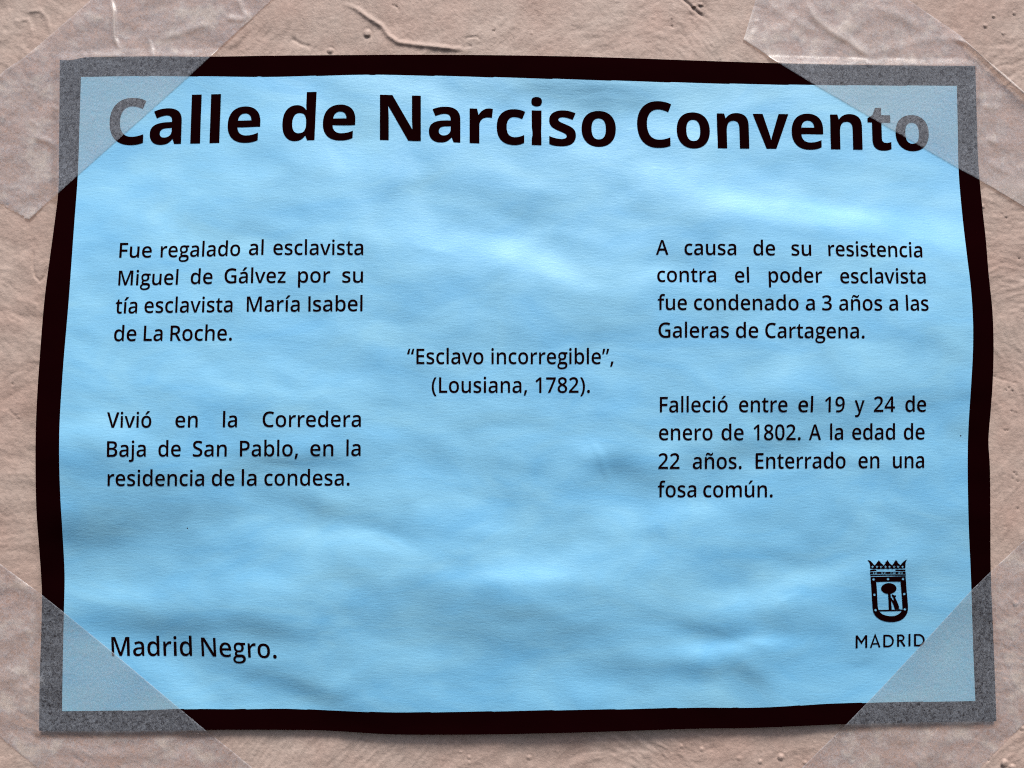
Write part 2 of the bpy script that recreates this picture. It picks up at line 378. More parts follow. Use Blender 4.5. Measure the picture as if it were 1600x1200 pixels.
# the printed line runs in tiny printer steps
def steps(E, seed):
    k = np.floor(np.arange(len(E)) / 29.0); E = E.copy()
    ph = (np.arange(len(E)) / 29.0) % 1.0
    E[1:-1, 1] += (ph[1:-1] - .5) * 0.7 * np.sign(np.gradient(E[:, 1]))[1:-1]
    return E
tI = steps(tI, 1); bI = steps(bI, 2)
u = np.linspace(0, 1, nu + 1)[None, :, None]; v = np.linspace(0, 1, nv + 1)[:, None, None]
PI = ((1 - v) * tI[None] + v * bI[None] + (1 - u) * lI[:, None] + u * rI[:, None]
      - ((1 - u) * (1 - v) * tI[0] + u * (1 - v) * tI[-1] + (1 - u) * v * bI[0] + u * v * bI[-1]))
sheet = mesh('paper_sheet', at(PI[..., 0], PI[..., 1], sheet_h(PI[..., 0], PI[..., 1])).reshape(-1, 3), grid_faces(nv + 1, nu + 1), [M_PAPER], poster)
# the border: a ring from the printed line out to the cut edge
ringI = np.concatenate([tI[:-1], rI[:-1], bI[::-1][:-1], lI[::-1][:-1]])
ringO = np.concatenate([tO[:-1], rO[:-1], bO[::-1][:-1], lO[::-1][:-1]])
nr = 10; n = len(ringI)
R = np.stack([ringO + (ringI - ringO) * k / nr for k in range(nr + 1)], 0)
fc = []
for k in range(nr):
    i = np.arange(n); j = (i + 1) % n
    fc.append(np.stack([k * n + i, (k + 1) * n + i, (k + 1) * n + j, k * n + j], 1))
RV = at(R[..., 0], R[..., 1], sheet_h(R[..., 0], R[..., 1]))
cut = RV[0].copy(); cut[:, 1] += .00012                      # the cut edge has the paper's thickness
i = np.arange(n); j = (i + 1) % n; e0 = (nr + 1) * n; e1 = e0 + n
fc.append(np.stack([e0 + i, e0 + j, e1 + j, e1 + i], 1)[:, ::-1])
border = mesh('printed_border', np.concatenate([RV.reshape(-1, 3), RV[0], cut]), np.concatenate(fc), [M_INK], poster)
border['label'] = 'solid black printed border along the four cut edges'

# ------------------------------------------------------------------ lettering
REG = {
  '(': '315|40,274 40,397q 111,623q 187,714 285,714 216,620q 145,394q 145,275 145,159q 216,-65q 284,-158 187,-158 111,-70q 40,152q',
  ')': '315|275,274 275,152q 204,-70q 128,-158 31,-158 99,-65q 170,159q 170,275 170,394q 99,620q 30,714 128,714 204,623q 275,397q',
  ',': '266|198,116 205,105 192,52q 144,-73q 119,-129 37,-129 51,-70q 79,64q 87,116',
  '.': '275|66,60 66,100q 107,134q 137,134 167,134q 209,100q 209,60 209,22q 167,-14q 137,-14 107,-14q 66,22q',
  '0': '575|529,358 529,271q 503,135q 445,40q 353,-10q 287,-10 205,-10q 98,78q 46,243q 46,358 46,474q 93,638q 200,725q 287,725 369,725q 476,638q 529,474q/157,358 157,266q 182,144q 239,82q 287,82 335,82q 392,143q 418,266q 418,358 418,450q 392,571q 335,632q 287,632 239,632q 182,571q 157,450q',
  '1': '575|378,0 268,0 268,467 268,492q 269,534q 271,576q 272,596 256,580q 231,558q 213,543 136,480 78,553 283,714 378,714',
  '2': '575|526,0 44,0 44,85 228,271 282,326q 353,406q 388,480q 388,523 388,576q 325,630q 275,630 227,630q 150,593q 108,560 49,633 77,658q 146,700q 229,724q 280,724 348,724q 446,677q 500,591q 500,533 500,476q 455,378q 371,282q 313,227 185,102 185,97 526,97',
  '3': '575|500,550 500,501q 462,430q 394,386q 350,376 350,372 436,362q 522,275q 522,203 522,142q 462,45q 339,-10q 242,-10 183,-10q 87,8q 43,29 43,128 88,106q 191,81q 237,81 327,81q 405,148q 405,207 405,248q 363,298q 278,323q 216,323 152,323 152,413 217,413 275,413q 350,444q 388,499q 388,535 388,582q 324,632q 269,632 233,632q 172,617q 121,591q 98,575 46,650 85,680q 199,724q 275,724 387,724q 500,627q',
  '4': '575|556,157 458,157 458,0 350,0 350,157 20,157 20,246 348,717 458,717 458,250 556,250/350,444 350,466q 351,508q 352,545q 354,577q 354,590 350,590 342,570q 320,530q 308,514 124,250 350,250',
  '7': '575|129,0 411,616 43,616 43,714 530,714 530,636 248,0',
  '8': '575|287,724 384,724q 506,636q 506,552 506,509q 471,445q 410,396q 373,378 415,357q 486,304q 529,235q 529,186 529,127q 471,39q 364,-10q 289,-10 209,-10q 100,37q 45,123q 45,183 45,233q 85,304q 151,355q 190,373 156,393q 100,444q 68,510q 68,553 68,609q 125,684q 224,724q/152,184 152,137q 219,75q 287,75 354,75q 423,136q 423,186 423,218q 388,267q 329,306q 290,320 275,327 235,310q 181,269q 152,218q/286,638 238,638q 175,591q 175,546 175,514q 206,469q 258,437q 290,422 320,436q 369,468q 399,514q 399,546 399,591q 336,638q',
  '9': '575|527,407 527,326q 497,176q 422,58q 290,-10q 189,-10 169,-10q 115,-6q 97,-1 97,91 116,86q 162,79q 186,79 253,79q 342,121q 394,193q 417,290q 419,344 413,344 399,320q 355,283q 292,261q 249,261 188,261q 96,312q 46,410q 46,480 46,556q 104,666q 208,724q 279,724 331,724q 421,685q 489,607q 527,488q/280,632 225,632q 155,558q 155,482 155,419q 215,347q 277,347 319,347q 381,382q 415,437q 415,466 415,495q 399,555q 365,603q 314,632q',
  'A': '658|538,0 464,202 192,202 118,0 0,0 269,717 389,717 657,0/365,493 361,504q 346,552q 332,604q 328,618 323,598q 311,550q 298,508q 294,493 224,299 434,299',
  'B': '655|306,714 445,714q 581,632q 581,537 581,494q 549,429q 491,387q 450,379 450,374 492,367q 561,330q 603,261q 603,204 603,139q 542,48q 428,0q 350,0 93,0 93,714/321,417 403,417q 465,471q 465,523 465,575q 390,622q 309,622 205,622 205,417/205,327 205,92 333,92 418,92q 484,159q 484,213 484,247q 455,298q 386,327q 326,327',
  'C': '636|401,628 349,628q 266,591q 207,520q 176,420q 176,356 176,273q 227,151q 327,86q 403,86 450,86q 535,105q 576,118 576,21 535,5q 446,-10q 388,-10 278,-10q 131,80q 59,246q 59,357 59,438q 104,573q 191,671q 319,724q 402,724 457,724q 561,702q 605,680 564,588 529,603q 449,628q',
  'E': '554|497,0 93,0 93,714 497,714 497,618 205,618 205,420 479,420 479,325 205,325 205,96 497,96',
  'F': '523|205,0 93,0 93,714 497,714 497,618 205,618 205,391 478,391 478,295 205,295',
  'G': '731|398,386 658,386 658,28 601,9q 477,-10q 401,-10 292,-10q 140,77q 59,242q 59,357 59,469q 146,633q 312,724q 430,724 491,724q 601,701q 647,681 607,587 569,605q 476,628q 426,628 346,628q 234,560q 176,439q 176,356 176,276q 227,153q 335,86q 421,86 462,86q 524,95q 548,101 548,291 398,291',
  'I': '278|98,0 98,714 209,714 209,0',
  'L': '537|93,0 93,714 205,714 205,97 509,97 509,0',
  'M': '920|407,0 191,601 187,601 189,581q 193,518q 195,444q 195,406 195,0 93,0 93,714 253,714 457,146 461,146 668,714 828,714 828,0 719,0 719,411 719,446q 721,517q 725,580q 726,600 722,600 505,0',
  'N': '776|684,0 546,0 191,573 187,573 189,550q 192,487q 195,417q 195,382 195,0 93,0 93,714 229,714 584,144 587,144 586,161q 583,225q 580,298q 580,329 580,714 684,714',
  'P': '611|294,714 433,714q 563,602q 563,500 563,455q 534,372q 469,307q 360,269q 281,269 205,269 205,0 93,0 93,714/287,620 205,620 205,364 270,364 328,364q 408,390q 448,448q 448,496 448,557q 371,620q',
  'R': '634|298,714 388,714q 507,668q 565,578q 565,509 565,455q 525,380q 463,333q 426,318 625,0 495,0 327,287 205,287 205,0 93,0 93,714/293,621 205,621 205,378 297,378 374,378q 449,441q 449,504 449,546q 416,597q 347,621q',
  'S': '555|511,197 511,134q 450,42q 333,-10q 251,-10 209,-10q 136,-2q 75,14q 49,26 49,131 90,112q 200,85q 255,85 302,85q 367,110q 399,156q 399,187 399,218q 369,261q 300,300q 239,322 180,345q 99,401q 58,480q 58,536 58,596q 118,679q 225,724q 295,724 356,724q 457,700q 498,682 463,589 424,606q 337,628q 292,628 251,628q 197,606q 171,564q 171,537 171,505q 200,462q 266,426q 323,403 384,380q 468,327q 511,253q',
  'V': '621|621,714 370,0 250,0 0,714 121,714 268,277 278,250q 293,194q 306,142q 310,118 315,142q 327,194q 343,250q 352,278 499,714',
  'a': '575|299,549 398,549q 497,459q 497,365 497,0 418,0 397,75 393,75 370,46q 321,8q 258,-10q 213,-10 165,-10q 88,25q 44,98q 44,153 44,235q 169,322q 297,326 388,329 388,356 388,416q 335,464q 287,464 247,464q 170,439q 135,423 102,502 140,522q 242,549q/316,256 227,252q 157,201q 157,155 157,114q 207,75q 246,75 307,75q 388,143q 388,212 388,259',
  'b': '621|191,578 191,545q 188,487q 186,469 191,469 214,503q 292,549q 353,549 450,549q 569,408q 569,270 569,178q 515,53q 417,-10q 352,-10 290,-10q 214,35q 191,65 183,65 163,0 81,0 81,760 191,760/326,459 276,459q 217,420q 191,340q 191,277 191,268 191,177q 250,81q 328,81 392,81q 455,179q 455,271 455,365q 392,459q',
  'c': '493|304,-10 230,-10q 116,48q 52,171q 52,267 52,366q 120,491q 237,550q 312,550 355,550q 434,532q 462,518 428,430 402,440q 339,457q 310,457 262,457q 198,414q 166,331q 166,268 166,208q 198,125q 261,83q 307,83 350,83q 421,102q 451,118 451,23 422,8q 352,-10q',
  'd': '621|267,-10 170,-10q 52,131q 52,269 52,408q 171,550q 269,550 310,550q 370,529q 415,493q 431,470 436,470 434,485q 429,541q 429,561 429,760 540,760 540,0 453,0 434,72 429,72 414,49q 369,12q 308,-10q/295,80 371,80q 434,165q 434,252 434,268 434,360q 374,459q 294,459 231,459q 166,356q 166,267 166,177q 231,80q',
  'e': '576|297,550 369,550q 472,491q 527,381q 527,305 527,245 166,245 168,165q 250,78q 326,78 377,78q 457,98q 500,117 500,26 459,8q 376,-10q 317,-10 240,-10q 120,51q 52,175q 52,266 52,357q 113,483q 224,550q/298,465 241,465q 174,393q 168,326 417,326 417,368q 391,429q 339,465q',
  'f': '359|348,455 217,455 217,0 106,0 106,455 17,455 17,508 107,542 107,568 107,672q 198,765q 284,765 318,765q 375,754q 398,745 371,664 356,669q 315,678q 294,678 255,678q 217,626q 217,570 217,540 348,540',
  'g': '548|535,539 535,475 446,465 449,461q 460,432 471,403q 471,368 471,286q 415,237 360,189q 264,189 240,189q 222,192 180,170q 180,135 180,120q 193,113 208,104q 248,104 342,104 432,104q 481,65 531,26q 531,-48 531,-142q 456,-191 383,-240q 245,-240 138,-240q 79,-199 18,-157q 18,-81 18,-29q 52,9 85,47q 133,51 119,49q 104,71 88,93q 88,123 88,155q 105,180 122,204q 144,215 115,225q 87,269 59,312q 59,368 59,461q 115,512 171,562q 272,562 316,562q 349,553 524,553/108,-101 108,-127q 139,-146 173,-166q 237,-166 334,-166q 380,-138 423,-111q 423,-66 423,-30q 402,-17 378,-2q 309,-2 213,-2 163,-2q 136,-25 110,-48q 110,-101/152,365 152,314q 180,288 208,262q 261,262 368,262q 368,367 368,476q 259,476 207,476q 179,449 152,421q',
  'h': '629|191,562 191,534q 188,484q 186,467 192,467 210,495q 260,531q 322,549q 356,549 419,549q 506,508q 552,421q 552,351 552,0 442,0 442,334 442,397q 390,459q 334,459 280,459q 218,415q 191,331q 191,270 191,0 81,0 81,760 191,760',
  'i': '273|192,540 192,0 81,0 81,540/137,746 162,746q 199,717q 199,683 199,651q 162,621q 137,621 111,621q 74,651q 74,683 74,717q 111,746q',
  'j': '273|29,-240 4,-240q -39,-233q -54,-228 -54,-140 -39,-144q -8,-150q 10,-150 40,-150q 81,-115q 81,-66 81,540 191,540 191,-72 191,-122q 158,-198q 87,-240q/74,683 74,717q 111,746q 137,746 162,746q 199,717q 199,683 199,651q 162,621q 137,621 111,621q 74,651q',
  'l': '272|191,0 81,0 81,760 191,760',
  'm': '949|688,550 780,550q 872,456q 872,351 872,0 762,0 762,335 762,398q 713,459q 662,459 591,459q 531,371q 531,288 531,0 421,0 421,335 421,377q 400,432q 356,459q 322,459 272,459q 216,415q 191,331q 191,270 191,0 81,0 81,540 168,540 184,468 189,468 206,495q 254,531q 315,550q 349,550 411,550q 493,506q 513,463 518,463 545,507q 636,550q',
  'n': '629|358,550 452,550q 552,456q 552,351 552,0 442,0 442,334 442,397q 390,459q 334,459 253,459q 191,362q 191,270 191,0 81,0 81,540 168,540 184,467 189,467 207,494q 259,531q 323,550q',
  'o': '612|560,271 560,204q 525,99q 458,27q 363,-10q 305,-10 250,-10q 158,27q 90,99q 52,204q 52,271 52,361q 114,485q 228,550q 308,550 382,550q 496,485q 560,361q/166,271 166,212q 195,124q 258,78q 307,78 355,78q 418,124q 447,212q 447,271 447,331q 417,416q 355,461q 306,461 232,461q 166,361q',
  'p': '621|354,550 452,550q 569,410q 569,271 569,179q 514,53q 417,-10q 352,-10 311,-10q 250,12q 207,45q 191,65 185,65 187,47q 191,-3q 191,-24 191,-240 81,-240 81,540 171,540 186,467 191,467 207,490q 251,528q 312,550q/326,459 277,459q 219,421q 192,346q 191,288 191,271 191,210q 216,125q 276,81q 328,81 371,81q 427,129q 455,215q 455,272 455,360q 391,459q',
  'r': '425|349,550 365,550q 399,547q 411,544 399,441 387,444q 356,448q 339,448 311,448q 258,426q 216,384q 191,323q 191,283 191,0 81,0 81,540 168,540 183,444 188,444 204,473q 252,521q 314,550q',
  's': '487|443,153 443,101q 393,28q 295,-10q 225,-10 168,-10q 85,7q 50,23 50,119 87,102q 181,76q 225,76 284,76q 338,113q 338,144 338,162q 316,191q 260,221q 209,240 158,260q 87,301q 49,359q 49,403 49,474q 163,550q 256,550 306,550q 394,530q 434,511 399,430 364,445q 287,465q 252,465 205,465q 155,435q 155,409 155,390q 179,362q 237,335q 287,316 337,297q 407,255q 443,197q',
  't': '383|280,79 301,79q 344,87q 359,92 359,9 341,1q 285,-10q 254,-10 210,-10q 137,20q 92,95q 92,162 92,455 18,455 18,505 97,546 135,660 203,660 203,540 354,540 354,455 203,455 203,166 203,122q 246,79q',
  'u': '629|549,540 549,0 461,0 445,71 440,71 423,43q 369,7q 305,-10q 270,-10 209,-10q 121,31q 76,118q 76,187 76,540 187,540 187,204 187,142q 239,80q 295,80 349,80q 412,124q 438,208q 438,269 438,540',
  'v': '531|205,0 0,540 117,540 227,221 233,204q 248,157q 260,114q 262,98 266,98 269,114q 281,158q 297,204q 303,221 414,540 531,540 325,0',
  'y': '532|1,540 118,540 229,232 238,210q 252,166q 263,125q 266,105 270,105 275,129q 297,198q 309,233 415,540 532,540 304,-65 283,-119q 229,-198q 150,-240q 94,-240 69,-240q 33,-235q 20,-232 20,-144 31,-146q 62,-150q 79,-150 110,-150q 153,-127q 184,-84q 195,-56 217,0',
  'z': '478|442,0 36,0 36,69 311,455 52,455 52,540 434,540 434,462 165,85 442,85',
  'á': '575|299,549 398,549q 497,459q 497,365 497,0 418,0 397,75 393,75 370,46q 321,8q 258,-10q 213,-10 165,-10q 88,25q 44,98q 44,153 44,235q 169,322q 297,326 388,329 388,356 388,416q 335,464q 287,464 247,464q 170,439q 135,423 102,502 140,522q 242,549q/316,256 227,252q 157,201q 157,155 157,114q 207,75q 246,75 307,75q 388,143q 388,212 388,259/456,756 445,742q 406,702q 361,659q 316,620q 298,606 225,606 225,618 240,637q 278,689q 315,744q 327,766 456,766',
  'í': '273|192,0 81,0 81,540 192,540/304,756 294,742q 255,702q 210,659q 165,620q 147,606 73,606 73,618 89,637q 127,689q 164,744q 176,766 304,766',
  'ñ': '629|358,550 452,550q 552,456q 552,351 552,0 442,0 442,334 442,397q 390,459q 334,459 253,459q 191,362q 191,270 191,0 81,0 81,540 168,540 184,467 189,467 207,494q 259,531q 323,550q/127,606 130,639q 147,690q 176,724q 215,742q 240,742 261,742q 302,726q 341,704q 378,687q 394,687 414,687q 438,714q 445,743 504,743 498,678q 439,607q 392,607 371,607q 330,623q 290,645q 254,661q 237,661 216,661q 193,635q 186,606',
  'ó': '612|560,271 560,204q 525,99q 458,27q 363,-10q 305,-10 250,-10q 158,27q 90,99q 52,204q 52,271 52,361q 114,485q 228,550q 308,550 382,550q 496,485q 560,361q/166,271 166,212q 195,124q 258,78q 307,78 355,78q 418,124q 447,212q 447,271 447,331q 417,416q 355,461q 306,461 232,461q 166,361q/475,756 464,742q 425,702q 380,659q 335,620q 317,606 243,606 243,618 259,637q 297,689q 334,744q 346,766 475,766',
  'ú': '629|549,540 549,0 461,0 445,71 440,71 423,43q 369,7q 305,-10q 270,-10 209,-10q 121,31q 76,118q 76,187 76,540 187,540 187,204 187,142q 239,80q 295,80 349,80q 412,124q 438,208q 438,269 438,540/483,756 472,742q 433,702q 388,659q 343,620q 325,606 252,606 252,618 267,637q 305,689q 342,744q 354,766 483,766',
  '“': '390|376,714 367,674q 348,583q 332,496q 327,460 216,460 209,471 218,506q 246,591q 280,678q 296,714/177,714 168,674q 149,583q 133,496q 128,460 18,460 12,471 21,506q 49,591q 82,678q 98,714',
  '”': '390|371,714 378,703 369,668q 341,582q 308,496q 292,460 211,460 221,500q 240,590q 256,678q 261,714/172,714 179,703 170,668q 142,582q 109,496q 93,460 13,460 20,489q 34,556q 47,623q 58,687q 62,714',
}
BOLD = {
  'C': '642|398,597 355,597q 286,564q 238,501q 213,412q 213,355 213,280q 255,173q 340,117q 404,117 451,117q 538,139q 582,156 582,26 537,7q 444,-10q 387,-10 273,-10q 126,81q 55,247q 55,356 55,437q 100,572q 188,670q 316,724q 400,724 453,724q 562,701q 611,677 561,555 525,572q 444,597q',
  'N': '805|720,0 525,0 217,538 213,538 215,515q 218,451q 221,383q 221,352 221,0 85,0 85,714 279,714 586,181 590,181 589,201q 585,264q 583,333q 583,360 583,714 720,714',
  'a': '599|317,556 420,556q 528,459q 528,364 528,0 423,0 394,74 390,74 367,45q 318,7q 254,-10q 208,-10 160,-10q 84,27q 40,103q 40,161 40,247q 164,333q 287,338 378,341 378,358 378,407q 334,446q 294,446 257,446q 179,422q 141,405 97,508 140,530q 251,556q/321,250 250,248q 194,206q 194,168 194,133q 233,100q 266,100 313,100q 378,156q 378,208 378,253',
  'c': '516|311,-10 232,-10q 113,49q 47,174q 47,270 47,371q 119,497q 243,556q 322,556 370,556q 455,536q 488,519 443,405 413,418q 352,435q 322,435 283,435q 229,399q 201,326q 201,271 201,217q 229,147q 283,112q 320,112 363,112q 439,135q 473,154 473,31 442,12q 364,-10q',
  'd': '632|252,-10 162,-10q 47,133q 47,272 47,413q 163,556q 257,556 296,556q 353,535q 396,499q 410,476 415,476 412,494q 407,559q 407,586 407,760 559,760 559,0 443,0 413,71 407,71 393,48q 351,12q 292,-10q/305,111 367,111q 417,182q 417,255 417,271 417,350q 369,434q 304,434 255,434q 200,350q 200,270 200,190q 255,111q',
  'e': '597|306,556 382,556q 492,499q 551,388q 551,308 551,235 200,235 202,173q 274,102q 341,102 392,102q 476,122q 520,142 520,29 480,9q 391,-10q 325,-10 244,-10q 119,50q 47,175q 47,269 47,365q 112,492q 229,556q/310,449 265,449q 209,392q 204,336 410,336 410,369q 388,419q 343,449q',
  'i': '299|225,546 225,0 74,0 74,546/150,761 183,761q 232,730q 232,687 232,646q 183,614q 150,614 116,614q 68,646q 68,687 68,730q 116,761q',
  'l': '298|224,0 73,0 73,760 224,760',
  'n': '650|385,556 475,556q 579,462q 579,356 579,0 429,0 429,318 429,377q 387,436q 341,436 273,436q 224,343q 224,256 224,0 73,0 73,546 189,546 210,473 216,473 234,500q 285,537q 348,556q',
  'o': '625|577,274 577,206q 540,100q 471,28q 373,-10q 311,-10 253,-10q 157,28q 87,100q 47,206q 47,274 47,365q 111,491q 231,556q 314,556 391,556q 509,491q 577,365q/201,274 201,221q 224,145q 273,105q 313,105 352,105q 401,145q 423,221q 423,274 423,328q 400,402q 352,441q 312,441 254,441q 201,355q',
  'r': '447|375,556 390,556q 425,553q 435,550 420,409 409,411q 379,415q 358,415 335,415q 288,401q 248,369q 224,317q 224,277 224,0 73,0 73,546 188,546 210,454 217,454 233,483q 281,529q 341,556q',
  's': '502|460,161 460,109q 411,32q 311,-10q 234,-10 176,-10q 88,5q 47,22 47,147 91,126q 193,102q 230,102 276,102q 317,128q 317,150 317,165q 296,189q 243,215q 194,234 145,254q 79,297q 46,357q 46,402 46,477q 165,556q 263,556 316,556q 407,534q 454,514 410,411 372,428q 292,450q 261,450 227,450q 189,429q 189,410 189,396q 210,374q 263,350q 311,331 360,312q 426,269q 460,208q',
  't': '421|309,110 332,110q 375,120q 394,126 394,15 370,4q 307,-10q 264,-10 215,-10q 138,22q 93,101q 93,172 93,433 22,433 22,497 104,547 148,662 244,662 244,546 387,546 387,433 244,433 244,181 244,145q 279,110q',
  'v': '571|208,0 0,546 158,546 260,224 264,213q 273,181q 281,147q 282,134 286,134 287,147q 295,180q 305,212q 309,223 413,546 571,546 363,0',
}

def contours(code):
    adv, body = code.split('|'); out = []
    for c in body.split('/'):
        P = []
        for t in c.split():
            q = t.endswith('q'); x, y = t.rstrip('q').split(','); P.append((float(x), float(y), not q))
        Q = []
        for i in range(len(P)):
            a, b2 = P[i], P[(i + 1) % len(P)]; Q.append(a)
            if not a[2] and not b2[2]: Q.append(((a[0] + b2[0]) / 2, (a[1] + b2[1]) / 2, True))
        while not Q[0][2]: Q = Q[1:] + Q[:1]
        pts = []; i = 0
        while i < len(Q):
            p = Q[i]; q1 = Q[(i + 1) % len(Q)]
            if q1[2]: pts.append(p[:2]); i += 1
            else:
                q2 = Q[(i + 2) % len(Q)]
                for k in range(5):
                    t = k / 5; pts.append(tuple((1 - t) ** 2 * p[j] + 2 * t * (1 - t) * q1[j] + t * t * q2[j] for j in (0, 1)))
                i += 2
        out.append(pts)
    return float(adv), out

def fill(C, grid=0, evenodd=False):
    """Triangulate closed contours; inner grid points let big letters bend with the paper."""
    V = []; E = []
    for c in C:
        b0 = len(V); V += [Vector(p) for p in c]; E += [(b0 + i, b0 + (i + 1) % len(c)) for i in range(len(c))]
    segs = np.array([[*c[i], *c[(i + 1) % len(c)]] for c in C for i in range(len(c))])
    def wind(p):
        ax, ay, bx, by = segs.T; px, py = p[:, 0:1], p[:, 1:2]
        with np.errstate(divide='ignore', invalid='ignore'):
            xi = ax + (py - ay) * (bx - ax) / (by - ay)
        up = (ay <= py) & (py < by) & (xi > px); dn = (by <= py) & (py < ay) & (xi > px)
        return (up.sum(1) + dn.sum(1)) % 2 if evenodd else up.sum(1) - dn.sum(1)
    if grid:
        A = np.array([p[:] for p in V]); lo, hi = A.min(0), A.max(0)
        g = np.array([(x, y) for x in np.arange(lo[0] + grid / 2, hi[0], grid) for y in np.arange(lo[1] + grid / 2, hi[1], grid)])
        if len(g):
            V += [Vector(p) for p in g[wind(g) != 0]]
    r = delaunay_2d_cdt(V, E, [], 0, 1e-4)
    W = np.array([p[:] for p in r[0]]); T = np.array([f for f in r[2] if len(f) == 3])
    cen = W[T].mean(1); T = T[wind(cen) != 0]
    d1 = W[T[:, 1]] - W[T[:, 0]]; d2 = W[T[:, 2]] - W[T[:, 0]]
    neg = d1[:, 0] * d2[:, 1] - d1[:, 1] * d2[:, 0] < 0
    T[neg] = T[neg][:, ::-1]
    return W, T

_cache = {}
def glyph(ch, bold):
    k = (ch, bold)
    if k not in _cache:
        adv, C = contours((BOLD if bold else REG)[ch])
        _cache[k] = (adv, *fill(C, 95 if bold else 130))
    return _cache[k]

INK_H = .00012
class Print:
    def __init__(s): s.P = []; s.T = []; s.n = 0
    def add(s, P, T):
        s.P.append(P); s.T.append(np.asarray(T) + s.n); s.n += len(P)
    def word(s, text, xl, xr, yl, yr, cap, slant=0.0, bold=False, track=0.0, base=None):
        pen = 0; parts = []
        for ch in text:
            adv, W, T = glyph(ch, bold); parts.append((W + [pen, 0], T)); pen += adv + track
        lo = min(p[0][:, 0].min() for p in parts); hi = max(p[0][:, 0].max() for p in parts)
        sy = cap / 714.0; sx = (xr - xl - abs(slant) * cap * .25) / (hi - lo)
        for W, T in parts:
            x0 = xl + (W[:, 0] - lo) * sx; up = W[:, 1] * sy
            bl = np.interp(x0, base[0], base[1]) if base else yl + (yr - yl) * (x0 - xl) / (xr - xl)
            s.add(np.stack([x0 + up * slant, bl - up], 1), T[:, ::-1] if False else T)
    def build(s, name, parent, label=None):
        P = np.concatenate(s.P); T = np.concatenate(s.T)
        o = mesh(name, at(P[:, 0], P[:, 1], sheet_h(P[:, 0], P[:, 1]) + INK_H), T, [M_INK], parent)
        if label: o['label'] = label
        return o

hb = ([170,240,300,330,406,440,500,554,594,655,700,740,840,900,950,1000,1145,1325,1400,1452],
      [225.6,225.2,224,223.3,221.2,219.6,218.4,218.0,218.3,219.9,221.6,223.4,226.5,227.6,228.3,229.3,231.6,233.2,234.4,235.4])
t = Print()
t.word('Calle', 170, 406.3, 0, 0, 71.5, .035, True, base=hb)
t.word('de', 440, 554.6, 0, 0, 70.5, .045, True, base=hb)
t.word('Narciso', 593.6, 962.2, 0, 0, 70.4, .0, True, base=hb)
t.word('Convento', 996.6, 1452.5, 0, 0, 70.8, -.03, True, base=hb)
t.build('heading', poster, 'large bold heading across the top')

